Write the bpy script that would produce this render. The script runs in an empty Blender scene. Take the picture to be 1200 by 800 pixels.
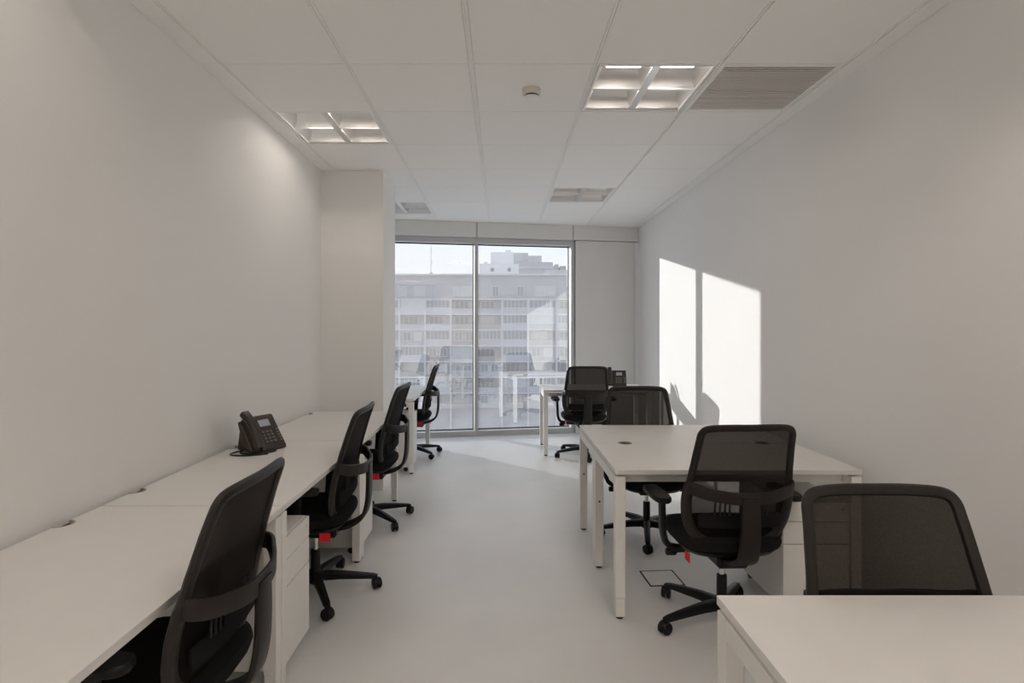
import bpy, bmesh, math, random
from mathutils import Vector, Matrix
random.seed(4)
C = bpy.context.scene
COL = C.collection
PI = math.pi

# ------------------------------------------------------------------ camera, sky, sun, exposure
cam_data = bpy.data.cameras.new('camera')
cam = bpy.data.objects.new('camera', cam_data)
COL.objects.link(cam)
cam.location = (0, 0, 1.44)
cam.rotation_euler = (PI / 2, 0, 0)
cam_data.sensor_width = 36.0
cam_data.lens = 666.0 / 1200.0 * 36.0
cam_data.shift_x = (600 - 587) / 1200.0
cam_data.shift_y = -(400 - 384) / 1200.0
cam_data.clip_start = 0.02
cam_data.clip_end = 600
C.camera = cam

world = bpy.data.worlds.new('sky')
C.world = world
world.use_nodes = True
wn = world.node_tree
bg = wn.nodes['Background']
tc = wn.nodes.new('ShaderNodeTexCoord')
sx = wn.nodes.new('ShaderNodeSeparateXYZ')
ramp = wn.nodes.new('ShaderNodeValToRGB')
wn.links.new(tc.outputs['Generated'], sx.inputs[0])
wn.links.new(sx.outputs['Z'], ramp.inputs['Fac'])
wn.links.new(ramp.outputs['Color'], bg.inputs['Color'])
ramp.color_ramp.elements[0].position = 0.0
ramp.color_ramp.elements[0].color = (0.97, 0.98, 1.0, 1)
ramp.color_ramp.elements[1].position = 0.6
ramp.color_ramp.elements[1].color = (0.72, 0.84, 1.0, 1)
bg.inputs['Strength'].default_value = 1.12

SUN_DIR = Vector((1.0, -0.933, -0.244)).normalized()
sun_data = bpy.data.lights.new('sun', 'SUN')
sun_data.energy = 4.8
sun_data.angle = math.radians(0.53)
sun_data.color = (1.0, 0.965, 0.92)
sun = bpy.data.objects.new('sun', sun_data)
COL.objects.link(sun)
sun.rotation_euler = SUN_DIR.to_track_quat('-Z', 'Y').to_euler()
sun.location = (-6, 14, 6)

C.view_settings.view_transform = 'Standard'
C.view_settings.look = 'None'
C.view_settings.exposure = 0.30
C.view_settings.gamma = 1.0
C.view_settings.use_curve_mapping = False
C.cycles.max_bounces = 14
C.cycles.diffuse_bounces = 12
C.cycles.transparent_max_bounces = 16
C.cycles.sample_clamp_indirect = 6.0

TUBE_STRENGTH = 90.0          # the rows by the window are dimmed, added unseen lamps run brighter as fill

# ------------------------------------------------------------------ room numbers (metres, camera at x = y = 0)
XL, XR = -1.592, 1.925            # side walls
ZC = 2.834                        # ceiling
YB = -3.6                         # wall behind the camera
SL = 0.186                        # the window wall is skewed: y = Y0 + SL * x
Y_FASCIA = 7.555
def wline(x, y0=Y_FASCIA): return y0 + SL * x
WANG = math.atan(SL)
T = 0.6615                        # ceiling module
GX = [-1.48 + T * i for i in range(6)]
GY = [3.004 + T * k for k in range(-9, 9)]

# ------------------------------------------------------------------ materials
MATS = {}
def mat(name, col, rough=0.5, metal=0.0, spec=0.4, noise=0.0, nscale=20.0, bump=0.0, bscale=200.0, stretch=None):
    if name in MATS: return MATS[name]
    m = bpy.data.materials.new(name)
    m.use_nodes = True
    nt = m.node_tree
    p = nt.nodes['Principled BSDF']
    p.inputs['Base Color'].default_value = (*col, 1)
    p.inputs['Roughness'].default_value = rough
    p.inputs['Metallic'].default_value = metal
    p.inputs['Specular IOR Level'].default_value = spec
    t = nt.nodes.new('ShaderNodeTexCoord')
    src = t.outputs['Object']
    if stretch:
        mp = nt.nodes.new('ShaderNodeMapping')
        mp.inputs['Scale'].default_value = stretch
        nt.links.new(src, mp.inputs['Vector'])
        src = mp.outputs['Vector']
    if noise:
        n = nt.nodes.new('ShaderNodeTexNoise')
        n.inputs['Scale'].default_value = nscale
        n.inputs['Detail'].default_value = 6
        nt.links.new(src, n.inputs['Vector'])
        r = nt.nodes.new('ShaderNodeValToRGB')
        r.color_ramp.elements[0].position = 0.3
        r.color_ramp.elements[1].position = 0.7
        r.color_ramp.elements[0].color = (*[max(0, c * (1 - noise)) for c in col], 1)
        r.color_ramp.elements[1].color = (*[min(1, c * (1 + noise)) for c in col], 1)
        nt.links.new(n.outputs['Fac'], r.inputs['Fac'])
        nt.links.new(r.outputs['Color'], p.inputs['Base Color'])
    if bump:
        n2 = nt.nodes.new('ShaderNodeTexNoise')
        n2.inputs['Scale'].default_value = bscale
        n2.inputs['Detail'].default_value = 3
        nt.links.new(src, n2.inputs['Vector'])
        b = nt.nodes.new('ShaderNodeBump')
        b.inputs['Strength'].default_value = bump
        b.inputs['Distance'].default_value = 0.002
        nt.links.new(n2.outputs['Fac'], b.inputs['Height'])
        nt.links.new(b.outputs['Normal'], p.inputs['Normal'])
    MATS[name] = m
    return m

M_WALL = mat('wall_paint', (0.86, 0.855, 0.845), 0.75, spec=0.2, bump=0.15, bscale=60, stretch=(1, 1, 0.15))
M_FLOOR = mat('microcement', (0.725, 0.72, 0.712), 0.38, spec=0.38, noise=0.045, nscale=1.6, bump=0.1, bscale=30)
M_TILE = mat('ceiling_metal', (0.92, 0.912, 0.90), 0.7, spec=0.25, bump=0.05, bscale=400)
M_BAR = mat('ceiling_bar', (0.92, 0.915, 0.90), 0.5)
M_PLENUM = mat('plenum_dark', (0.15, 0.15, 0.15), 0.9)
M_GREYPANEL = mat('grey_panel', (0.77, 0.76, 0.745), 0.55, spec=0.3, noise=0.02, nscale=3)
M_ALU = mat('window_aluminium', (0.55, 0.555, 0.56), 0.45, metal=0.2)
M_GASKET = mat('black_gasket', (0.03, 0.03, 0.03), 0.6)
M_DESK = mat('white_melamine', (0.725, 0.71, 0.685), 0.42, spec=0.35, noise=0.015, nscale=8)
M_STEEL = mat('white_steel', (0.80, 0.785, 0.755), 0.4, spec=0.4, noise=0.01, nscale=30)
M_PLASTIC = mat('chair_plastic', (0.0135, 0.0102, 0.0082), 0.46, spec=0.35, bump=0.15, bscale=500)
M_BASEPL = mat('black_plastic', (0.007, 0.0068, 0.0068), 0.42, spec=0.28, bump=0.1, bscale=400)
M_FABRIC = mat('black_seat_fabric', (0.010, 0.009, 0.009), 0.9, spec=0.15, bump=0.6, bscale=900)
M_CHROME = mat('chrome', (0.75, 0.75, 0.75), 0.2, metal=1.0)
M_REDTAG = mat('red_tag', (0.75, 0.012, 0.02), 0.6)
M_DARK = mat('dark_slot', (0.02, 0.02, 0.02), 0.8)
M_GROMMET = mat('grommet_plastic', (0.33, 0.28, 0.23), 0.5, noise=0.05, nscale=40)
M_PHONE = mat('phone_plastic', (0.026, 0.016, 0.010), 0.38, spec=0.5, noise=0.1, nscale=50)
M_KEY = mat('phone_key', (0.16, 0.145, 0.13), 0.45)
M_LCD = mat('phone_screen', (0.42, 0.44, 0.52), 0.25)
M_REFL = mat('lamp_reflector', (0.80, 0.80, 0.80), 0.30, metal=1.0)
M_VENT = mat('vent_slat', (0.74, 0.70, 0.66), 0.6)
M_DETECT = mat('detector_plastic', (0.72, 0.69, 0.63), 0.45)

def emis(name, col, s):
    m = bpy.data.materials.new(name); m.use_nodes = True
    nt = m.node_tree; nt.nodes.clear()
    o = nt.nodes.new('ShaderNodeOutputMaterial'); e = nt.nodes.new('ShaderNodeEmission')
    e.inputs['Color'].default_value = (*col, 1); e.inputs['Strength'].default_value = s
    nt.links.new(e.outputs[0], o.inputs[0]); return m
M_TUBES = {'near': emis('fluorescent_tube_fill', (1.0, 0.885, 0.785), TUBE_STRENGTH * 2.3),
           'mid': emis('fluorescent_tube_dimmed', (1.0, 0.885, 0.785), TUBE_STRENGTH * 0.55),
           'far': mat('fluorescent_tube_off', (0.8, 0.8, 0.78), 0.3)}

def net_material():
    """chair net: knitted mesh with real holes, seen as partly transparent cloth"""
    m = bpy.data.materials.new('chair_net'); m.use_nodes = True
    nt = m.node_tree; nt.nodes.clear()
    o = nt.nodes.new('ShaderNodeOutputMaterial')
    p = nt.nodes.new('ShaderNodeBsdfPrincipled')
    p.inputs['Base Color'].default_value = (0.010, 0.0075, 0.006, 1)
    p.inputs['Roughness'].default_value = 0.8
    p.inputs['Specular IOR Level'].default_value = 0.1
    tr = nt.nodes.new('ShaderNodeBsdfTransparent')
    tr.inputs['Color'].default_value = (1.0, 0.93, 0.87, 1)
    mx = nt.nodes.new('ShaderNodeMixShader')
    t = nt.nodes.new('ShaderNodeTexCoord')
    w = nt.nodes.new('ShaderNodeTexNoise')
    w.inputs['Scale'].default_value = 260; w.inputs['Detail'].default_value = 2
    mr = nt.nodes.new('ShaderNodeMapRange')
    mr.inputs['To Min'].default_value = 0.88; mr.inputs['To Max'].default_value = 0.955
    nt.links.new(t.outputs['Object'], w.inputs['Vector'])
    nt.links.new(w.outputs['Fac'], mr.inputs['Value'])
    lw = nt.nodes.new('ShaderNodeLayerWeight'); lw.inputs['Blend'].default_value = 0.5   # holes close up at a slant
    ma = nt.nodes.new('ShaderNodeMath'); ma.operation = 'MAXIMUM'
    mr2 = nt.nodes.new('ShaderNodeMapRange')
    mr2.inputs['From Min'].default_value = 0.25; mr2.inputs['From Max'].default_value = 0.6
    mr2.inputs['To Min'].default_value = 0.88; mr2.inputs['To Max'].default_value = 0.985
    nt.links.new(lw.outputs['Facing'], mr2.inputs['Value'])
    nt.links.new(mr.outputs[0], ma.inputs[0]); nt.links.new(mr2.outputs[0], ma.inputs[1])
    nt.links.new(ma.outputs[0], mx.inputs['Fac'])
    nt.links.new(tr.outputs[0], mx.inputs[1]); nt.links.new(p.outputs[0], mx.inputs[2])
    nt.links.new(mx.outputs[0], o.inputs[0]); return m
M_NET = net_material()

def glass_material():
    """sun-control glazing: clear, partly mirroring, with a translucent dust veil added to haze the view"""
    m = bpy.data.materials.new('window_glass'); m.use_nodes = True
    nt = m.node_tree; nt.nodes.clear()
    o = nt.nodes.new('ShaderNodeOutputMaterial')
    tr = nt.nodes.new('ShaderNodeBsdfTransparent'); tr.inputs['Color'].default_value = (0.86, 0.88, 0.90, 1)
    gl = nt.nodes.new('ShaderNodeBsdfGlossy'); gl.inputs['Roughness'].default_value = 0.0; gl.inputs['Color'].default_value = (0.98, 0.98, 0.98, 1)
    tl = nt.nodes.new('ShaderNodeBsdfTranslucent'); tl.inputs['Color'].default_value = (0.9, 0.9, 0.93, 1)
    m1 = nt.nodes.new('ShaderNodeMixShader'); m1.inputs['Fac'].default_value = 0.09  # weak translucent share lays haze over the outside view
    m2 = nt.nodes.new('ShaderNodeMixShader')
    nt.links.new(tr.outputs[0], m1.inputs[1]); nt.links.new(tl.outputs[0], m1.inputs[2])
    m2.inputs['Fac'].default_value = 0.31
    nt.links.new(m1.outputs[0], m2.inputs[1]); nt.links.new(gl.outputs[0], m2.inputs[2])
    nt.links.new(m2.outputs[0], o.inputs[0]); return m
M_GLASS = glass_material()

# ------------------------------------------------------------------ mesh helpers
def box(bm, x0, x1, y0, y1, z0, z1):
    v = [bm.verts.new((x, y, z)) for z in (z0, z1) for x, y in ((x0, y0), (x1, y0), (x1, y1), (x0, y1))]
    for f in ((3, 2, 1, 0), (4, 5, 6, 7), (0, 1, 5, 4), (1, 2, 6, 5), (2, 3, 7, 6), (3, 0, 4, 7)):
        bm.faces.new([v[i] for i in f])
    return v

def prism(bm, poly, z0, z1):
    n = len(poly)
    a = [bm.verts.new((p[0], p[1], z0)) for p in poly]
    b = [bm.verts.new((p[0], p[1], z1)) for p in poly]
    bm.faces.new(a[::-1]); bm.faces.new(b)
    for i in range(n):
        bm.faces.new((a[i], a[(i + 1) % n], b[(i + 1) % n], b[i]))

def prism_x(bm, poly, x0, x1):
    """poly in (y, z), extruded along x"""
    n = len(poly)
    a = [bm.verts.new((x0, p[0], p[1])) for p in poly]
    b = [bm.verts.new((x1, p[0], p[1])) for p in poly]
    bm.faces.new(a); bm.faces.new(b[::-1])
    for i in range(n):
        bm.faces.new((a[(i + 1) % n], a[i], b[i], b[(i + 1) % n]))

def lathe(bm, prof, n=16, mtx=None):
    """prof = (r, z) list from bottom to top, around z"""
    rings = []
    for r, z in prof:
        if r < 1e-6:
            rings.append([bm.verts.new((0, 0, z))])
        else:
            rings.append([bm.verts.new((r * math.cos(2 * PI * i / n), r * math.sin(2 * PI * i / n), z)) for i in range(n)])
    for a, b in zip(rings, rings[1:]):
        for i in range(n):
            j = (i + 1) % n
            if len(a) == 1 and len(b) == 1: continue
            if len(a) == 1: bm.faces.new((a[0], b[j], b[i]))
            elif len(b) == 1: bm.faces.new((a[i], a[j], b[0]))
            else: bm.faces.new((a[i], a[j], b[j], b[i]))
    if len(rings[0]) > 1: bm.faces.new(rings[0][::-1])
    if len(rings[-1]) > 1: bm.faces.new(rings[-1])
    if mtx:
        bmesh.ops.transform(bm, matrix=mtx, verts=[v for r in rings for v in r])

def ell(a, b, n=10):
    return [(a * math.cos(2 * PI * i / n), b * math.sin(2 * PI * i / n)) for i in range(n)]

def rrect(a, b, r, k=2):
    """rounded rectangle section, half sizes a, b"""
    out = []
    for cx, cy, s in ((a - r, b - r, 0), (-(a - r), b - r, 1), (-(a - r), -(b - r), 2), (a - r, -(b - r), 3)):
        for i in range(k + 1):
            t = (s + i / k) * PI / 2
            out.append((cx + r * math.cos(t), cy + r * math.sin(t)))
    return out

def sweep(bm, pts, sec, normals, closed=False, scales=None):
    """section (a along the normal, b along tangent x normal) carried along pts"""
    pts = [Vector(p) for p in pts]
    n = len(pts); rings = []
    for i, p in enumerate(pts):
        if closed: t = pts[(i + 1) % n] - pts[i - 1]
        else: t = pts[min(i + 1, n - 1)] - pts[max(i - 1, 0)]
        t.normalize()
        N = Vector(normals[i] if isinstance(normals, list) else normals)
        N = (N - t * N.dot(t)).normalized()
        B = t.cross(N)
        s = scales[i] if scales else (1, 1)
        rings.append([bm.verts.new(p + N * (a * s[0]) + B * (b * s[1])) for a, b in sec])
    m = len(sec)
    for i in range(n if closed else n - 1):
        A, B2 = rings[i], rings[(i + 1) % n]
        for j in range(m):
            k = (j + 1) % m
            bm.faces.new((A[j], A[k], B2[k], B2[j]))
    if not closed:
        bm.faces.new(rings[0][::-1]); bm.faces.new(rings[-1])

def catmull(P, k=6, closed=False):
    P = [Vector(p) for p in P]; n = len(P); out = []
    for i in range(n if closed else n - 1):
        if closed: a, b, c, d = P[i - 1], P[i], P[(i + 1) % n], P[(i + 2) % n]
        else: a, b, c, d = P[max(i - 1, 0)], P[i], P[i + 1], P[min(i + 2, n - 1)]
        for j in range(k):
            t = j / k
            out.append(0.5 * ((2 * b) + (c - a) * t + (2 * a - 5 * b + 4 * c - d) * t * t + (3 * b - a - 3 * c + d) * t ** 3))
    if not closed: out.append(P[-1])
    return out

def make_mesh(name, bm, m, smooth=False, bevel=0.0):
    bmesh.ops.recalc_face_normals(bm, faces=bm.faces[:])
    if bevel:
        bmesh.ops.bevel(bm, geom=[e for e in bm.edges if len(e.link_faces) == 2 and e.calc_face_angle(0) > 0.6],
                        offset=bevel, segments=1, affect='EDGES', clamp_overlap=True)
    me = bpy.data.meshes.new(name)
    bm.to_mesh(me); bm.free()
    me.materials.append(m)
    if smooth:
        for p in me.polygons: p.use_smooth = True
        try: me.set_sharp_from_angle(angle=math.radians(40))
        except Exception: pass
    return me

def link(name, me, parent=None, loc=(0, 0, 0), rot=(0, 0, 0)):
    o = bpy.data.objects.new(name, me)
    COL.objects.link(o)
    o.location = loc; o.rotation_euler = rot
    if parent: o.parent = parent
    return o

def obj(name, bm, m, parent=None, smooth=False, bevel=0.0, loc=(0, 0, 0), rot=(0, 0, 0)):
    return link(name, make_mesh(name, bm, m, smooth, bevel), parent, loc, rot)

def NB(): return bmesh.new()

def thing(name, label, cat, loc=(0, 0, 0), rz=0.0, group=None):
    o = link(name, None, None, loc, (0, 0, rz))
    o['label'] = label; o['category'] = cat
    if group: o['group'] = group
    return o

def struct(o, label=None):
    o['kind'] = 'structure'
    if label: o['label'] = label
    return o

def copy_tree(o, parent=None):
    c = o.copy(); COL.objects.link(c)
    if parent: c.parent = parent
    for ch in list(o.children): copy_tree(ch, c)
    return c

def clip_to_window(poly, y0):
    """keep the part of a polygon (x, y) with y <= y0 + SL * x"""
    out = []
    f = lambda p: (y0 + SL * p[0]) - p[1]
    for i in range(len(poly)):
        a, b = poly[i], poly[(i + 1) % len(poly)]
        fa, fb = f(a), f(b)
        if fa >= 0: out.append(a)
        if fa * fb < 0:
            t = fa / (fa - fb)
            out.append((a[0] + (b[0] - a[0]) * t, a[1] + (b[1] - a[1]) * t))
    return out

# ------------------------------------------------------------------ room shell
b = NB(); prism(b, [(XL - .1, YB - .1), (XR + .1, YB - .1), (XR + .1, wline(XR + .1, 7.80)), (XL - .1, wline(XL - .1, 7.80))], -0.12, 0)
struct(obj('floor', b, M_FLOOR), 'pale grey seamless cement floor')
b = NB(); box(b, XL - 0.12, XL, YB, wline(XL, 7.62), 0, 3.05)
struct(obj('wall_left', b, M_WALL), 'plain off-white left wall')
b = NB(); box(b, XR, XR + 0.12, YB, wline(XR, 7.62), 0, 3.05)
struct(obj('wall_right', b, M_WALL), 'plain off-white right wall with sun patches')
b = NB(); box(b, XL - 0.12, XR + 0.12, YB - 0.12, YB, 0, 3.05)
struct(obj('wall_back', b, M_WALL), 'off-white wall behind the camera')
b = NB(); box(b, XL, -1.04, 5.03, 5.58, 0, ZC - 0.003)
struct(obj('wall_pillar', b, M_WALL), 'square off-white pillar standing out from the left wall')

# ceiling: slab above, tiles and bars below it
b = NB(); prism(b, [(XL - .12, YB - .12), (XR + .12, YB - .12), (XR + .12, wline(XR + .12, 7.8)), (XL - .12, wline(XL - .12, 7.8))], 3.05, 3.15)
ceiling = struct(obj('ceiling', b, M_PLENUM), 'suspended ceiling of large pale square tiles')
LUMS = {(0, 10): 'l', (3, 9): 'r', (3, 13): 'fr', (0, 14): 'fl', (0, 6): 'nl', (3, 5): 'nr', (0, 2): 'bl', (3, 1): 'br'}  # overhead and rear lamps are unseen, added to fill the room with light
VENT = (4, 9)
xs = [XL + 0.002] + GX + [XR - 0.002]
b = NB(); box(b, -(T - .028) / 2, (T - .028) / 2, -(T - .005) / 2, (T - .005) / 2, 0, 0.018)
full_tile = make_mesh('ceiling_tile', b, M_TILE, bevel=0.0015)
for j in range(len(GY)):
    y0 = GY[j] + .0025
    y1 = (GY[j + 1] if j + 1 < len(GY) else GY[j] + T) - .0025
    for i in range(len(xs) - 1):
        if (i - 1, j) in LUMS or (i - 1, j) == VENT: continue
        x0, x1 = xs[i] + (0.014 if i else 0), xs[i + 1] - (0.014 if i < len(xs) - 2 else 0)
        poly = [(x0, y0), (x1, y0), (x1, y1), (x0, y1)]
        cl = clip_to_window(poly, Y_FASCIA - 0.004)
        if len(cl) < 3: continue
        if cl == poly and 0 < i < len(xs) - 2:
            link('ceiling_tile', full_tile, ceiling, ((x0 + x1) / 2, (y0 + y1) / 2, ZC))
        else:
            bb = NB(); prism(bb, cl, ZC, ZC + 0.018)
            obj('ceiling_tile', bb, M_TILE, ceiling)
for gx in GX:
    bb = NB(); ye = wline(gx - .012) - 0.004
    for dx0, dx1, zz in ((-.0125, -.004, ZC - .002), (.004, .0125, ZC - .002), (-.004, .004, ZC + .008)):
        box(bb, gx + dx0, gx + dx1, YB + .01, ye, zz, ZC + .016)
    obj('ceiling_bar', bb, M_BAR, ceiling)
bb = NB(); box(bb, XL, XL + .0016, YB + .01, wline(XL) - .01, ZC - .014, ZC)
# front edge of the room ahead of the first tile row
bb.free()

# ------------------------------------------------------------------ window wall (built in its own skewed frame: u along, w towards the outside)
wall_far = struct(link('wall_far', None, None, (0, Y_FASCIA, 0), (0, 0, WANG)), 'skewed window wall with grey panels')
KU = math.sqrt(1 + SL * SL)
def U(x): return x * KU
U0, U1 = U(XL) + 0.004, U(XR) - 0.01
UM, UR = U(-0.315), U(0.985)
WF = 0.062            # window frame front, behind the panel faces
g = 0.004
for a, c in ((U0, UM - g), (UM + g, UR - g), (UR + g, U1)):
    bb = NB(); box(bb, a, c, 0.0, 0.09, 2.637, 3.05); obj('fascia_panel', bb, M_GREYPANEL, wall_far, bevel=0.0015)
bb = NB(); box(bb, UR + 0.045, U1 - 0.055, 0.004, 0.14, 0.0, 2.628); obj('blank_panel', bb, M_GREYPANEL, wall_far, bevel=0.0015)
bb = NB(); box(bb, U1 - 0.05, U1 - 0.002, 0.0, 0.14, 0, 2.63); obj('edge_strip', bb, M_WALL, wall_far)
bb = NB(); box(bb, U0 - .05, U1 + .05, 0.1, 0.16, 2.58, 3.05); box(bb, UR + .02, U1 + .05, 0.15, 0.22, 0, 3.05); obj('backing', bb, M_DARK, wall_far)

win = struct(link('window_1', None, None, (0, Y_FASCIA, 0), (0, 0, WANG)), 'floor to ceiling window of two tall panes')
GW = 0.175            # glass plane
ZT, ZB = 2.565, 0.07
def fr(name, u0, u1, w0, w1, z0, z1, m=M_ALU):
    bb = NB(); box(bb, u0, u1, w0, w1, z0, z1); return obj(name, bb, m, win, bevel=0.002)
fr('head_rail', U0, UR + .035, WF, WF + .17, ZT, 2.634)
fr('sill_rail', U0, UR + .035, WF, WF + .17, 0.0, ZB)
fr('mullion', UM - .024, UM + .024, WF - .004, WF + .165, ZB, ZT)
fr('jamb', UR - .012, UR + .034, WF - .004, WF + .165, ZB, ZT)
fr('jamb', U0, U0 + .05, WF - .004, WF + .165, ZB, ZT)
for a, c in ((U0 + .05, UM - .024), (UM + .024, UR - .012)):
    bb = NB()
    box(bb, a, c, GW - .006, GW + .018, ZB, ZB + .012); box(bb, a, c, GW - .006, GW + .018, ZT - .012, ZT)
    box(bb, a, a + .01, GW - .006, GW + .018, ZB + .012, ZT - .012); box(bb, c - .01, c, GW - .006, GW + .018, ZB + .012, ZT - .012)
    obj('gasket', bb, M_GASKET, win)
    bb = NB()
    v = [bb.verts.new(p) for p in ((a + .008, GW, ZB + .01), (c - .008, GW, ZB + .01), (c - .008, GW, ZT - .01), (a + .008, GW, ZT - .01))]
    bb.faces.new(v)
    obj('pane', bb, M_GLASS, win)

# ------------------------------------------------------------------ ceiling fittings
def make_luminaire(level):
    root = link('ceiling_light', None)
    h = T / 2 - .018
    bb = NB()
    for a in (-1, 1):
        box(bb, min(a * h, a * (h - .014)), max(a * h, a * (h - .014)), -h - .012, h + .012, 0.001, .03)
        box(bb, -h + .014, h - .014, min(a * (h + .012), a * (h - .006)), max(a * (h + .012), a * (h - .006)), 0.001, .03)
    obj('frame', bb, M_BAR, root, bevel=.0015)
    bb = NB(); z0, z1 = .03, .125
    t = .004
    box(bb, -h, h, -h - .012, h + .012, z1, z1 + t)
    for a in (-1, 1):
        box(bb, min(a * h, a * (h - t)), max(a * h, a * (h - t)), -h - .012, h + .012, z0, z1)
        box(bb, -h + t, h - t, min(a * (h + .012), a * (h + .008)), max(a * (h + .012), a * (h + .008)), z0, z1)
    obj('housing', bb, M_STEEL, root)
    a = h - .014
    bb = NB()
    prism_x(bb, [(-.010, .004), (.010, .004), (.003, .055), (-.003, .055)], -a, a)
    obj('louvre_blade', bb, M_REFL, root)
    bb = NB()
    n = [(-.022, .004), (.022, .004), (.006, .055), (-.006, .055)]
    for s in (-1, 1):
        poly = [(p[0], p[1]) for p in n]
        A = [bb.verts.new((p[0], s * .0105 if s > 0 else -a, p[1])) for p in poly]
        B = [bb.verts.new((p[0], a if s > 0 else -.0105, p[1])) for p in poly]
        bb.faces.new(A[::-1]); bb.faces.new(B)
        for i in range(4): bb.faces.new((A[i], A[(i + 1) % 4], B[(i + 1) % 4], B[i]))
    obj('louvre_blade', bb, M_REFL, root)
    for s in (-1, 1):
        for e0, e1 in ((s * a, s * (a - .045)), (s * .011, s * .050)):
            bb = NB(); q = [(e0, .006), (e1, .104), (e1 + (e1 - e0) * .04, .104), (e0 + (e1 - e0) * .04, .006)]
            A = [bb.verts.new((x, -a, z)) for x, z in q]; B = [bb.verts.new((x, a, z)) for x, z in q]
            bb.faces.new(A); bb.faces.new(B[::-1])
            for i in range(4): bb.faces.new((A[i], A[(i + 1) % 4], B[(i + 1) % 4], B[i]))
            obj('side_reflector', bb, M_REFL, root)
    # curved reflectors, one pair per cell row
    for s in (-1, 1):
        for side in (-1, 1):
            c = s * a / 2
            bb = NB(); prof = []
            for k in range(7):
                q = k / 6
                prof.append((c + side * (a / 2 - .011) * (1 - .62 * q ** 1.7), .006 + .098 * q ** .75))
            va = [bb.verts.new((-a, y, z)) for y, z in prof]
            vb = [bb.verts.new((a, y, z)) for y, z in prof]
            vc = [bb.verts.new((-a, y + side * .002, z + .002)) for y, z in prof]
            vd = [bb.verts.new((a, y + side * .002, z + .002)) for y, z in prof]
            for k in range(6):
                bb.faces.new((va[k], vb[k], vb[k + 1], va[k + 1])); bb.faces.new((vc[k], vc[k + 1], vd[k + 1], vd[k]))
            bb.faces.new((va[0], vc[0], vd[0], vb[0])); bb.faces.new((va[6], vb[6], vd[6], vc[6]))
            obj('reflector', bb, M_REFL, root, smooth=True)
        for sx2 in (-1, 1):
            bb = NB()
            lathe(bb, [(.008, -.095), (.008, .095)], 10, Matrix.Translation((sx2 * a / 2, s * a / 2, .075)) @ Matrix.Rotation(PI / 2, 4, 'Y'))
            obj('fluorescent_tube', bb, M_TUBES[level], root, smooth=True)
    return root

LLAB = {'l': 'square recessed louvre light near the left wall in front of the pillar',
        'r': 'square recessed louvre light with brightly shining tubes beside the ceiling vent grille',
        'fr': 'distant louvre light in the ceiling ahead of the window, right of centre',
        'fl': 'small far louvre light half hidden behind the pillar top',
        'nl': 'added louvre fill light overhead on the left, out of the frame',
        'nr': 'added louvre fill light overhead on the right, out of the frame',
        'bl': 'added louvre fill light behind the camera on the left', 'br': 'added louvre fill light behind the camera on the right'}
LEVEL = {'l': 'mid', 'r': 'mid', 'fl': 'far', 'fr': 'far', 'nl': 'mid', 'nr': 'near', 'bl': 'near', 'br': 'near'}
protos = {}
for (i, j), k in LUMS.items():
    if LEVEL[k] in protos: L = copy_tree(protos[LEVEL[k]])
    else: L = protos[LEVEL[k]] = make_luminaire(LEVEL[k])
    L.location = (GX[i] + T / 2, GY[j] + T / 2, ZC)
    L['label'] = LLAB[k]; L['category'] = 'ceiling light'; L['group'] = 'recessed ceiling lights'

vx, vy = GX[4] + T / 2, GY[9] + T / 2
vent = thing('ceiling_vent', 'square ceiling air vent with fine beige slats near the right wall', 'vent', (vx, vy, ZC))
h = T / 2 - .016
bb = NB()
for a in (-1, 1):
    box(bb, min(a * h, a * (h - .016)), max(a * h, a * (h - .016)), -h - .012, h + .012, 0, .02)
    box(bb, -h + .016, h - .016, min(a * (h + .012), a * (h - .012)), max(a * (h + .012), a * (h - .012)), 0, .02)
obj('frame', bb, M_BAR, vent, bevel=.0015)
bb = NB(); n = 27
for k in range(n):
    y = -h + .016 + (k + .5) * (2 * h - .032) / n
    prism_x(bb, [(y - .010, .003), (y + .004, .003), (y + .009, .012), (y - .002, .012)], -h + .016, h - .016)
sl = obj('slats', bb, M_VENT, vent); sl['kind'] = 'stuff'
bb = NB(); box(bb, -h, h, -h, h, .024, .03); obj('plenum_plate', bb, M_DARK, vent)

det = thing('smoke_detector', 'small round cream smoke detector under the middle ceiling tile', 'smoke detector', (GX[2] + T / 2 + .005, 3.325, ZC))
bb = NB(); lathe(bb, [(.054, -.012), (.056, -.002), (.056, 0)], 24); obj('base', bb, M_DETECT, det, smooth=True)
bb = NB(); lathe(bb, [(.047, -.036), (.052, -.03), (.052, -.012)], 24); obj('body', bb, M_DETECT, det, smooth=True)
bb = NB(); lathe(bb, [(.040, -.044), (.040, -.036)], 20); obj('sensing_slot', bb, M_DARK, det, smooth=True)
bb = NB(); lathe(bb, [(0, -.056), (.026, -.055), (.040, -.049), (.043, -.044)], 24); obj('cap', bb, M_BAR, det, smooth=True)

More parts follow.
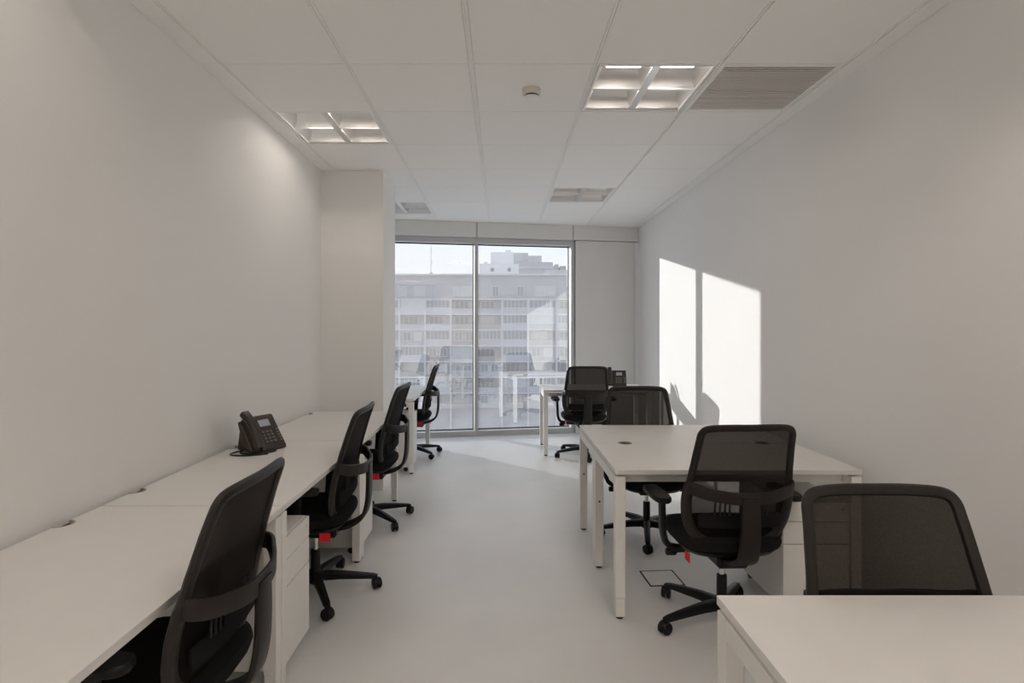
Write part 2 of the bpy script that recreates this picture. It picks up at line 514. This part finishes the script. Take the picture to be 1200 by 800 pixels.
# ------------------------------------------------------------------ desks
DH = 0.74
def make_desk(name, label, L, W, loc, rz, group=None, notches=(0.2, -0.2), caps=False):
    """user side at local -Y, long side along X, cable cut-outs in the +Y edge"""
    root = thing(name, label, 'desk', loc, rz, group)
    hx, hy = L / 2, W / 2
    R = .042
    poly = [(-hx, -hy), (hx, -hy), (hx, hy)]
    cs = sorted([(hx - a if a > 0 else -hx - a) for a in notches], reverse=True)
    for c in cs:
        for k in range(11):
            t = PI * k / 10
            poly.append((c + R * math.cos(t), hy - R * math.sin(t)))
    poly.append((-hx, hy))
    bb = NB(); prism(bb, poly, DH - .024, DH); obj('tabletop', bb, M_DESK, root, bevel=.0012)
    for c in cs:
        bb = NB()
        pts = [(c + (R - .003) * math.cos(PI * k / 12), hy - .001 - (R - .003) * math.sin(PI * k / 12), DH - .0035) for k in range(13)]
        sweep(bb, pts, [(-.0045, -.003), (.0045, -.003), (.0045, .003), (-.0045, .003)], (0, 0, 1))
        gr = obj('cable_grommet', bb, M_GROMMET, root)
        bb = NB()
        pp = [(c + (R - .006) * math.cos(PI * k / 10), hy - .001 - (R - .006) * math.sin(PI * k / 10)) for k in range(11)]
        prism(bb, pp, DH - .014, DH - .0085)
        obj('grommet_shade', bb, M_DARK, gr)  # dark plate stands in for the shade inside the cut-out
    s = .05
    for sx_ in (-1, 1):
        xa, xb = sorted((sx_ * hx, sx_ * (hx - s)))
        for sy in (-1, 1):
            ya, yb = sorted((sy * (hy - .004), sy * (hy - .004 - s)))
            bb = NB(); box(bb, xa, xb, ya, yb, .105, .705)
            leg = obj('leg', bb, M_STEEL, root, bevel=.002)
            bb = NB(); box(bb, xa + .002, xb - .002, ya + .002, yb - .002, .012, .104)
            obj('leg_foot', bb, M_STEEL, leg, bevel=.0015)
            bb = NB(); lathe(bb, [(.018, 0), (.018, .012)], 12, Matrix.Translation(((xa + xb) / 2, (ya + yb) / 2, 0)))
            obj('glide', bb, M_DARK, leg)
            bb = NB(); lathe(bb, [(.006, 0), (.004, .002)], 10, Matrix.Translation(((xa + xb) / 2, sy * (hy - .004 - s), .40)) @ Matrix.Rotation(sy * PI / 2, 4, 'X'))
            obj('bolt', bb, M_DARK, leg)
        bb = NB(); box(bb, xa, xb, -hy + .055, hy - .055, .655, .7045)
        rail = obj('end_rail', bb, M_STEEL, root, bevel=.002)
        for y in (-hy + .08, -hy * .33, hy * .33, hy - .08):
            bb = NB(); box(bb, xa + .012, xb - .012, y - .02, y + .02, .7045, DH - .024)
            obj('spacer', bb, M_STEEL, rail)
        if not caps: continue
        bb = NB(); box(bb, *sorted((sx_ * hx, sx_ * (hx + .0015))), -hy + .075, -hy + .108, .663, .696)
        obj('end_cap', bb, M_DARK, rail)
    for y in (-hy + .09, hy - .13):
        bb = NB(); box(bb, -hx + .051, hx - .051, y - .018, y + .018, .662, .698)
        obj('beam', bb, M_STEEL, root, bevel=.002)
    return root

XW, XF = -1.572, -0.858           # left row: wall edge and front edge
WL = XF - XW
rows = [(0.965, 2.230, 'long white desk nearest the camera along the left wall', (0.2, -0.2)),
        (2.240, 3.525, 'second white desk along the left wall, carrying the desk phone', (0.2, -0.2)),
        (3.535, 4.76, 'white desk along the left wall ending at the pillar', (0.14, -0.2)),
        (5.60, 6.91, 'white desk beyond the pillar beside the window', (0.2, -0.2))]
for y0, y1, lab, nt in rows:
    make_desk('office_desk', lab, y1 - y0, WL, ((XW + XF) / 2, (y0 + y1) / 2, 0), PI / 2, 'white desks in the left row', nt, True)
DX0, DX1 = .565, 1.78
make_desk('office_desk', 'near half of the white double desk on the right, chair in front', 1.215, .655,
          ((DX0 + DX1) / 2, 2.80 + .3275, 0), 0, 'white desks on the right', (0.19, -0.19))
make_desk('office_desk', 'far half of the white double desk on the right, in front of the sunlit wall', 1.215, .635,
          ((DX0 + DX1) / 2, 3.46 + .3175, 0), PI, 'white desks on the right', (0.19, -0.19))
make_desk('office_desk', 'white desk closest to the camera at the bottom right corner', 1.215, .655,
          ((DX0 + DX1) / 2, 1.489 - .3275, 0), PI, 'white desks on the right', (0.19, -0.19))
make_desk('office_desk', 'white desk at the far end by the window, with a phone on it', 1.215, .66,
          (.48 + .6075, 6.39 + .33, 0), 0, 'white desks on the right', (0.19, -0.19))

# ------------------------------------------------------------------ drawer pedestals
def make_pedestal(label, loc, rz):
    """front at local -Y, origin on the floor at the middle of the front"""
    root = thing('drawer_pedestal', label, 'drawer unit', loc, rz, 'white drawer pedestals')
    w, d = .33, .52
    bb = NB(); box(bb, -w / 2, w / 2, .018, d, .05, .575); obj('body', bb, M_STEEL, root, bevel=.002)
    for i, (z0, z1) in enumerate(((.052, .366), (.370, .478), (.482, .573))):
        bb = NB(); box(bb, -w / 2 + .001, w / 2 - .001, 0, .0175, z0, z1)
        dr = obj('drawer', bb, M_STEEL, root, bevel=.0015)
        if i == 2:
            bb = NB(); lathe(bb, [(.008, 0), (.008, .003)], 12, Matrix.Translation((w / 2 - .035, -.003, .54)) @ Matrix.Rotation(-PI / 2, 4, 'X'))
            obj('lock', bb, M_CHROME, dr, smooth=True)
    for x in (-1, 1):
        for y in (.07, d - .06):
            bb = NB()
            lathe(bb, [(.020, -.009), (.021, -.006), (.021, .006), (.020, .009)], 12, Matrix.Translation((x * (w / 2 - .04), y, .0215)) @ Matrix.Rotation(PI / 2, 4, 'Y'))
            box(bb, x * (w / 2 - .04) - .012, x * (w / 2 - .04) + .012, y - .012, y + .012, .036, .05)
            obj('caster', bb, M_BASEPL, root)
    return root
make_pedestal('white drawer unit between the two nearest left chairs, right of the near chair', (-.886, 2.462, 0), PI / 2)
make_pedestal('white drawer unit behind the second chair of the left row', (-.886, 3.757, 0), PI / 2)
make_pedestal('white drawer unit under the desk beyond the pillar, near the window', (-.886, 5.83, 0), PI / 2)
make_pedestal('white drawer unit under the double desk by the right wall', (1.562, 2.815, 0), 0)

# ------------------------------------------------------------------ chairs
def back_y(z):
    """depth of the backrest surface at its centre, by height"""
    P = [(.44, -.150), (.55, -.170), (.66, -.190), (.80, -.222), (.92, -.256), (1.03, -.294)]
    for (za, ya), (zb, yb) in zip(P, P[1:]):
        if z <= zb: return ya + (yb - ya) * (z - za) / (zb - za)
    return P[-1][1]
def bp(u, z): return Vector((u, back_y(z) + 0.45 * u * u, z))

def make_chair():
    root = link('office_chair', None)
    # --- backrest
    out = [(0, 1.012), (.10, 1.012), (.180, 1.006), (.206, .984), (.2125, .935), (.226, .80), (.237, .71), (.239, .64), (.226, .56), (.182, .490), (.10, .455), (0, .447)]
    loop = out + [(-u, z) for u, z in out[-2:0:-1]]
    pts = [bp(p.x, p.y) for p in catmull([Vector((u, z, 0)) for u, z in loop], 4, True)]
    bb = NB()
    nrm = [Vector((p.x * -1.2, 1, .2)).normalized() for p in pts]
    sc = [(1, 1.5 if .47 < p.z < .74 else (1.0 if p.z > .5 else 1.3)) for p in pts]
    sweep(bb, pts, ell(.013, .0165, 8), nrm, True, sc)
    fr_ = obj('back_frame', bb, M_PLASTIC, root, smooth=True)
    # net
    half = [p for p in catmull([Vector((u, z, 0)) for u, z in out], 6)]
    def hw(z):
        for a, b2 in zip(half, half[1:]):
            if (a.y - z) * (b2.y - z) <= 0 and abs(a.y - b2.y) > 1e-9:
                t = (z - a.y) / (b2.y - a.y)
                return a.x + (b2.x - a.x) * t
        return 0.05
    bb = NB(); nz, nu = 18, 12; grid = []
    for k in range(nz + 1):
        z = .446 + (1.010 - .446) * (0.5 - 0.5 * math.cos(PI * k / nz))
        w = hw(z)
        grid.append([bb.verts.new(bp(w * (2 * i / nu - 1), z)) for i in range(nu + 1)])
    for k in range(nz):
        for i in range(nu): bb.faces.new((grid[k][i], grid[k][i + 1], grid[k + 1][i + 1], grid[k + 1][i]))
    obj('back_net', bb, M_NET, root, smooth=True)
    # lumbar support with ribs, just behind the net
    bb = NB()
    lum = obj('lumbar_support', (lambda q: (sweep(q, [bp(u / 100, .575) + Vector((0, -.022, 0)) for u in range(-19, 20, 2)], rrect(.004, .034, .0035), (0, 1, 0)), q)[1])(bb), M_FABRIC, root, smooth=True)
    for s in (-1, 1):
        for k in range(4):
            bb = NB()
            u = s * (.055 + .022 * k)
            sweep(bb, [bp(u, .60) + Vector((0, -.026, 0)), bp(u, .64) + Vector((0, -.020, 0)), bp(u, .69) + Vector((0, -.018, 0))], ell(.0035, .005, 6), (0, 1, 0))
            obj('lumbar_rib', bb, M_PLASTIC, lum, smooth=True)
    # yoke band
    zb = .705
    f = bp(.236, zb + .032)
    yc = back_y(zb) - .088
    ctrl = [f, Vector((.232, f.y - .032, zb + .026)), Vector((.19, yc + .046, zb + .012)), Vector((.10, yc + .008, zb)), Vector((0, yc, zb - .005))]
    ctrl = ctrl + [Vector((-p.x, p.y, p.z)) for p in ctrl[-2::-1]]
    cp = catmull(ctrl, 5)
    bb = NB()
    cen = Vector((0, back_y(zb) + .10, zb))
    sweep(bb, cp, rrect(.008, .028, .006), [(Vector((p.x, p.y, 0)) - Vector((0, cen.y, 0))).normalized() for p in cp])
    obj('back_yoke', bb, M_PLASTIC, root, smooth=True)
    # rear post
    bb = NB()
    pc = catmull([(0, yc - .002, .712), (0, yc - .003, .60), (0, yc + .004, .50), (0, yc + .03, .425), (0, yc + .10, .378), (0, -.10, .362)], 5)
    n_ = len(pc)
    nn = [Vector((0, -1, -.0 if p.z > .5 else -1)) for p in pc]
    sweep(bb, pc, rrect(.011, .045, .008), nn, False, [(1, .92 + .25 * i / n_) for i in range(n_)])
    obj('back_post', bb, M_PLASTIC, root, smooth=True)
    # --- seat
    def sring(bm, a, bq, z, n=28, e=3.6, drop=1.0):
        r = []
        for i in range(n):
            t = 2 * PI * i / n
            c, s = math.cos(t), math.sin(t)
            x = a * abs(c) ** (2 / e) * (1 if c >= 0 else -1)
            y = bq * abs(s) ** (2 / e) * (1 if s >= 0 else -1)
            zz = z - drop * .035 * max(0, (y - .06) / .2) ** 2
            r.append(bm.verts.new((x * (1 - .06 * (y > 0) * y / .24), y + .035, zz)))
        return r
    def stack(bm, R):
        for A, B in zip(R, R[1:]):
            n = len(A)
            for i in range(n): bm.faces.new((A[i], A[(i + 1) % n], B[(i + 1) % n], B[i]))
        bm.faces.new(R[0][::-1]); bm.faces.new(R[-1])
    bb = NB()
    stack(bb, [sring(bb, .225, .215, .422), sring(bb, .243, .235, .432), sring(bb, .250, .242, .455), sring(bb, .244, .236, .476), sring(bb, .225, .215, .488), sring(bb, .14, .13, .486)])
    obj('seat', bb, M_FABRIC, root, smooth=True)
    bb = NB()
    stack(bb, [sring(bb, .15, .16, .385, drop=.6), sring(bb, .21, .205, .398, drop=1), sring(bb, .232, .224, .421)])
    obj('seat_shell', bb, M_BASEPL, root, smooth=True)
    bb = NB(); box(bb, -.075, .075, -.13, .10, .325, .384); obj('tilt_mechanism', bb, M_BASEPL, root, bevel=.012)
    for s in (-1, 1):
        bb = NB(); lathe(bb, [(.006, .075), (.006, .215)], 8, Matrix.Translation((0, .03, .352)) @ Matrix.Rotation(s * PI / 2, 4, 'Y'))
        lv = obj('lever', bb, M_BASEPL, root, smooth=True)
        bb = NB(); lathe(bb, [(.013, .2155), (.018, .222), (.018, .262), (.013, .268)], 12, Matrix.Translation((0, .03, .352)) @ Matrix.Rotation(s * PI / 2, 4, 'Y'))
        obj('lever_knob', bb, M_BASEPL, lv, smooth=True)
    # red tag on the left rear
    bb = NB(); box(bb, -.216, -.213, -.14, -.085, .363, .405)
    tg = obj('red_tag', bb, M_REDTAG, root); tg['label'] = 'small red tag'
    # --- arms
    for s in (-1, 1):
        bb = NB()
        pc = catmull([(s * .10, .02, .372), (s * .20, .02, .374), (s * .262, .015, .392), (s * .288, .01, .45), (s * .294, .005, .54), (s * .298, 0, .629)], 5)
        sweep(bb, pc, rrect(.014, .024, .01), [Vector((s * (1 if p.z > .42 else .3), 0, -1 if p.z < .42 else 0)) for p in pc])
        arm = obj('armrest', bb, M_BASEPL, root, smooth=True)
        bb = NB()
        R = []
        for z, k in ((.629, .8), (.636, 1), (.650, 1), (.657, .86)):
            ring = []
            for i in range(20):
                t = 2 * PI * i / 20; c, q = math.cos(t), math.sin(t)
                ring.append(bb.verts.new((s * .318 + k * .045 * abs(c) ** .6 * (1 if c > 0 else -1), .012 + (.105 + .02 * k) * abs(q) ** .55 * (1 if q > 0 else -1), z)))
            R.append(ring)
        stack(bb, R)
        obj('arm_pad', bb, M_BASEPL, arm, smooth=True)
    # --- column and star base
    bb = NB(); lathe(bb, [(.0135, .23), (.0135, .33)], 14); obj('gas_lift', bb, M_CHROME, root, smooth=True)
    bb = NB(); lathe(bb, [(.025, .118), (.024, .235), (.018, .238)], 16); obj('column_sleeve', bb, M_BASEPL, root, smooth=True)
    bb = NB(); lathe(bb, [(.030, .058), (.040, .066), (.040, .112), (.032, .118)], 20)
    base = obj('star_base', bb, M_BASEPL, root, smooth=True)
    bb = NB()
    sweep(bb, [(.036, 0, .092), (.12, 0, .090), (.22, 0, .080), (.305, 0, .070), (.330, 0, .067)], rrect(.022, .022, .008), (0, 0, 1), False,
          [(1.05, 1.05), (.95, .95), (.75, .85), (.52, .8), (.34, .6)])
    leg_me = make_mesh('base_leg', bb, M_BASEPL, True)
    bb = NB()
    for s in (-1, 1):
        lathe(bb, [(.022, -.009), (.029, -.006), (.0295, .004), (.026, .009)], 16, Matrix.Translation((0, s * .0135, .0297)) @ Matrix.Rotation(PI / 2, 4, 'X'))
    lathe(bb, [(.009, .03), (.009, .058)], 10)
    for k in range(7):
        t0, t1 = PI * k / 7, PI * (k + 1) / 7
        va = [(.033 * math.cos(t0), .0297 + .029 * math.sin(t0)), (.033 * math.cos(t1), .0297 + .029 * math.sin(t1)), (.030 * math.cos(t1), .0297 + .026 * math.sin(t1)), (.030 * math.cos(t0), .0297 + .026 * math.sin(t0))]
        A = [bb.verts.new((x, -.012, z)) for x, z in va]; B = [bb.verts.new((x, .012, z)) for x, z in va]
        for i in range(4): bb.faces.new((A[i], A[(i + 1) % 4], B[(i + 1) % 4], B[i]))
        bb.faces.new(A[::-1]); bb.faces.new(B)
    cas_me = make_mesh('caster', bb, M_BASEPL, True)
    for k in range(5):
        t = 2 * PI * k / 5
        link('base_leg', leg_me, base, (0, 0, 0), (0, 0, t))
        link('caster', cas_me, base, (.325 * math.cos(t), .325 * math.sin(t), 0), (0, 0, t + .7 + k * 1.3))
    return root

R_ = math.radians
CHAIRS = [  # x, y, facing yaw, base turn (world), gas lift lowered by, label
    (-0.985, 1.66, 90, -50, 0, 'black mesh office chair nearest the camera on the left, tucked under the first desk'),
    (-1.008, 3.09, 91, -62, .005, 'second black mesh chair of the left row, in front of the desk with the phone'),
    (-0.990, 4.25, 87, 29, 0, 'third black mesh chair of the left row, beside the pillar'),
    (-1.000, 6.45, 90, -43, 0, 'small far black mesh chair on the left, standing before the window'),
    (1.080, 2.78, 3, 55, .012, 'black mesh chair with its back to the camera at the double desk on the right'),
    (1.010, 3.94, 180, -103, .02, 'black mesh chair behind the double desk, its back against the sunlit wall'),
    (1.060, 1.325, 180, 20, .03, 'large dark chair back at the lower right, behind the nearest desk'),
    (.930, 6.40, 1, 200, 0, 'distant black mesh chair at the desk by the window, seen from behind'),
]
proto = make_chair()
for n, (x, y, yaw, bt, low, lab) in enumerate(CHAIRS):
    c = proto if n == 0 else copy_tree(proto)
    c.location = (x, y, 0); c.rotation_euler = (0, 0, R_(yaw))
    c['label'] = lab; c['category'] = 'chair'; c['group'] = 'black mesh office chairs'
    for ch in c.children:
        if ch.name.startswith('star_base'): ch.rotation_euler = (0, 0, R_(bt - yaw))
        elif not ch.name.startswith('column_sleeve'): ch.location.z = -low

# ------------------------------------------------------------------ desk phones
def make_phone():
    """user side at local -Y, origin on the desk"""
    root = link('desk_phone', None)
    bb = NB(); prism_x(bb, [(-.085, .004), (-.085, .020), (-.078, .028), (.020, .165), (.034, .172), (.046, .162), (.020, .085), (.035, .030), (.055, .004)], -.055, .095)
    obj('body', bb, M_PHONE, root, bevel=.004)
    bb = NB(); prism_x(bb, [(-.075, .010), (-.070, .030), (.022, .158), (.036, .150), (.010, .08), (.03, .02)], -.108, -.0555)
    obj('cradle', bb, M_PHONE, root, bevel=.004)
    bb = NB(); prism_x(bb, [(.022, .085), (.048, .161), (.060, .155), (.085, .004), (.060, .004)], -.07, .06)
    obj('stand', bb, M_PHONE, root, bevel=.003)
    # local face frame: origin at lower edge of the inclined face
    P0 = Vector((0, -.078, .028)); d = (Vector((0, .020, .165)) - P0).normalized(); nrm = Vector((0, -d.z, d.y))
    Ln = (Vector((0, .020, .165)) - P0).length
    M = Matrix(((1, 0, 0, P0.x), (0, d.y, nrm.y, P0.y), (0, d.z, nrm.z, P0.z), (0, 0, 0, 1)))
    def onface(bm): bmesh.ops.transform(bm, matrix=M, verts=bm.verts[:])
    bb = NB(); box(bb, -.012, .052, Ln - .058, Ln - .020, .0005, .003); onface(bb); obj('screen', bb, M_LCD, root)
    for r in range(4):
        for c in range(3):
            bb = NB(); box(bb, -.018 + c * .024, -.002 + c * .024, .018 + r * .0185, .029 + r * .0185, .0005, .004); onface(bb)
            obj('key', bb, M_KEY, root, bevel=.001)
    for r in range(5):
        bb = NB(); box(bb, .066, .084, .018 + r * .0155, .027 + r * .0155, .0005, .0035); onface(bb)
        obj('side_key', bb, M_KEY, root)
    bb = NB(); pts = []
    for k in range(13):
        q = k / 12
        pts.append(P0 + Vector((-.082, 0, 0)) + d * (-.008 + q * (Ln + .030)) + nrm * (.020 + .020 * math.sin(PI * q)))
    sweep(bb, pts, rrect(.012, .023, .009), [nrm] * 13, False, [(1.35 if (k < 3 or k > 9) else .95, 1.0) for k in range(13)])
    obj('handset', bb, M_PHONE, root, smooth=True)
    return root
def cable(root, P, name='cable', r=.0035):
    bb = NB(); p = catmull(P, 6); sweep(bb, p, ell(r, r, 6), (0, 0, 1)); return obj(name, bb, M_BASEPL, root, smooth=True)
ph = make_phone()
ph2 = copy_tree(ph)
PY = R_(62)
ph.location = (-1.385, 3.27, DH); ph.rotation_euler = (0, 0, PY); ph.scale = (1.12, 1.12, 1.12)
ph['label'] = 'black desk phone with grey screen on the second left desk by the wall'; ph['category'] = 'phone'; ph['group'] = 'black desk phones'
cable(ph, [(-.09, .03, .004), (-.12, -.01, .004), (-.10, -.07, .004), (-.03, -.11, .004), (.01, -.105, .004)])
cable(ph, [(-.05, .05, .004), (-.15, .03, .004), (-.16, -.03, .004), (-.12, -.09, .004), (-.06, -.13, .004)])
cable(ph, [(.09, .0, .004), (.12, .02, .004), (.145, .06, .004), (.12, .09, .004), (.08, .07, .004)])
ph2.location = (1.395, 6.82, DH); ph2.rotation_euler = (0, 0, R_(-8)); ph2.scale = (1.1, 1.1, 1.1)
ph2['label'] = 'small far black desk phone on the desk by the window'; ph2['category'] = 'phone'; ph2['group'] = 'black desk phones'

# ------------------------------------------------------------------ floor outlet
fb = thing('floor_box', 'square flush floor outlet lid with dark edges under the double desk', 'floor outlet', (.925, 3.27, 0), R_(4))
bb = NB()
for a in (-1, 1):
    box(bb, min(a * .10, a * .092), max(a * .10, a * .092), -.10, .10, 0, .003); box(bb, -.092, .092, min(a * .10, a * .092), max(a * .10, a * .092), 0, .003)
obj('frame', bb, M_DARK, fb)
bb = NB(); box(bb, -.091, .091, -.091, .091, 0, .0028); obj('lid', bb, M_FLOOR, fb)

# ------------------------------------------------------------------ outside: street level, apartment block, roofs beyond
M_GROUND = mat('street', (0.58, 0.58, 0.59), 0.9, noise=0.15, nscale=0.05)
M_F1 = mat('facade_grey', (0.40, 0.40, 0.42), 0.85, noise=0.08, nscale=0.6)
M_F2 = mat('facade_brown', (0.34, 0.31, 0.30), 0.85, noise=0.10, nscale=0.6)
M_F3 = mat('facade_pale', (0.47, 0.47, 0.50), 0.85, noise=0.05, nscale=0.6)
M_SLAB = mat('balcony_slab', (0.55, 0.55, 0.56), 0.85, noise=0.08, nscale=1)
M_WFR = mat('far_window_frame', (0.56, 0.56, 0.57), 0.6)
M_WGL = mat('far_window_glass', (0.22, 0.23, 0.25), 0.3, spec=0.4)
M_WGL2 = mat('far_window_blind', (0.50, 0.50, 0.49), 0.7)
M_F4 = mat('rooftop_white', (0.74, 0.74, 0.76), 0.85, noise=0.03, nscale=0.5)
ZG = -18.0
b = NB(); box(b, -220, 220, 12, 320, ZG - .5, ZG)
g_ = struct(obj('ground', b, M_GROUND), 'street level far below the window')

YD = 104.0
def px(x_, y_, d): return ((x_ - 587) * d / 666.0, 1.44 + (384 - y_) * d / 666.0)
X0, X1 = -24.0, 19.0
floors = [11.37 - 4.55] + [0] * 8
FZ = [6.80, 4.05, 1.20, -1.75, -4.65, -7.5, -10.4, -13.3]      # slab levels
block = thing('apartment_building', 'wide grey apartment block across the street with rows of balconies and windows', 'building', (0, YD, ZG))
def P(bm, name, m, parent=block): return obj(name, bm, m, parent, loc=(0, 0, -ZG))
bb = NB(); box(bb, X0, X1, 1.2, 14, ZG, 6.7); P(bb, 'wall', M_F1)
bb = NB(); box(bb, X0, X1, 2.2, 14, 6.7, 11.2); P(bb, 'attic_wall', M_F1)
bb = NB(); box(bb, X0 - .2, X1 + .2, 1.6, 14.2, 11.2, 11.5); P(bb, 'roof', M_SLAB)
bays = [-24, -18.6, -13.9, -9.2, -4.4, .2, 5.0, 10.2, 14.6, 19]
rnd = random.Random(11)
def window(x0, x1, z0, z1, y, n, glass, parent=block):
    q = NB(); t = .09
    box(q, x0, x1, y - .12, y + .02, z0, z0 + t); box(q, x0, x1, y - .12, y + .02, z1 - t, z1)
    for k in range(n + 1):
        xx = x0 + (x1 - x0 - t) * k / n
        box(q, xx, xx + t, y - .12, y + .02, z0 + t, z1 - t)
    w = obj('window', q, M_WFR, parent, loc=(0, 0, -ZG))
    q = NB(); box(q, x0 + .02, x1 - .02, y - .05, y - .02, z0 + .02, z1 - .02)
    obj('pane', q, glass, w)
# attic windows
for x0, x1 in ((-19.2, -17.6), (-16.2, -14.2), (-9.0, -5.4), (-1.6, -.4), (3.0, 4.3), (6.3, 10.2), (12.0, 13.2)):
    window(x0, x1, 7.3, 9.2, 2.2, 4 if x1 - x0 > 3 else 2, rnd.choice((M_WGL, M_WGL2)))
for i, (zt) in enumerate(FZ[:-1]):
    zb_ = FZ[i + 1]
    q = NB(); box(q, X0, X1, 0, 1.3, zt - .22, zt + .0); P(q, 'floor_slab', M_SLAB)
    for k in range(len(bays) - 1):
        a, c = bays[k] + .15, bays[k + 1] - .15
        kind = rnd.random()
        if i == 0 and bays[k] >= -.2 and bays[k] < 10: kind = .1
        if kind < .38:       # glazed gallery above a solid parapet
            q = NB(); box(q, a, c, .10, 1.2, zb_, zb_ + 1.0); P(q, 'parapet', rnd.choice((M_F1, M_F3, M_F3)))
            window(a + .05, c - .05, zb_ + 1.0, zt - .22, .25, 6, rnd.choice((M_WGL, M_WGL, M_WGL2)))
        elif kind < .75:     # open balcony, window at the back
            q = NB(); box(q, a, c, .0, .14, zb_, zb_ + .95); P(q, 'parapet', rnd.choice((M_F2, M_F3, M_F1)))
            m_ = (a + c) / 2
            window(a + .5, m_ + .9, zb_ + .1, zt - .45, 1.2, 3, rnd.choice((M_WGL, M_WGL2)))
        else:                # two upright windows in the wall
            q = NB(); box(q, a, c, .45, 1.2, zb_, zt - .22); P(q, 'wall_panel', rnd.choice((M_F2, M_F1, M_F3)))
            m_ = (a + c) / 2
            window(a + .5, m_ - .25, zb_ + .8, zt - .5, .45, 2, M_WGL)
            window(m_ + .25, c - .5, zb_ + .8, zt - .5, .45, 2, rnd.choice((M_WGL, M_WGL2)))
for xx in bays:
    q = NB(); box(q, xx - .15, xx + .15, -.05, 1.2, ZG, 6.7); P(q, 'pier', M_SLAB)
q = NB(); lathe(q, [(.07, 11.5), (.04, 17.2)], 6, Matrix.Translation((-13.4, 5, 0))); lathe(q, [(.9, 11.5), (.2, 12.0)], 8, Matrix.Translation((-13.4, 5, 0)))
P(q, 'antenna', M_F2)

def roofblock(name, label, boxes, d, m, wins=()):
    t = thing(name, label, 'building', (0, d, ZG))
    for n, (xa, xb, yt, yb, dep, nm) in enumerate(boxes):
        x0, z1 = px(xa, yt, d); x1, z0 = px(xb, yb, d)
        if yb > 330: z0 = ZG
        q = NB(); box(q, x0, x1, dep, dep + 8, z0, z1); obj(nm, q, m[n % len(m)], t, loc=(0, 0, -ZG))
    for (xa, xb, yt, yb, dep) in wins:
        x0, z1 = px(xa, yt, d); x1, z0 = px(xb, yb, d)
        q = NB(); box(q, x0, x1, dep - .1, dep + .05, z0, z1); obj('window', q, M_WGL, t, loc=(0, 0, -ZG))
    return t
roofblock('tower_building', 'white tower with two small square windows rising behind the apartment block',
          [(562, 608, 309, 400, 0, 'wall'), (575, 602, 295, 309, .4, 'upper_storey'), (592, 599, 292, 295, 1, 'roof_plant'), (567, 571, 306, 309, 1, 'chimney')],
          135, [M_F4], [(575, 579, 314, 318, 0), (595, 598.5, 314, 318, 0)])
roofblock('stepped_building', 'grey stepped block behind the white tower',
          [(601, 648, 307, 400, 0, 'wall'), (601, 619, 296, 307, .4, 'upper_storey'), (618, 635, 299, 307, .8, 'upper_storey'), (600, 648, 312.5, 314.5, -.5, 'ledge')],
          150, [M_F1, M_F1, M_F3, M_F3])
roofblock('corner_building', 'pale low rooftop with chimneys at the right edge of the window',
          [(640, 700, 316, 400, 0, 'wall'), (651, 655, 309, 316, 1, 'chimney'), (657, 664, 311, 316, 1, 'chimney')], 128, [M_F3, M_F2, M_F2])
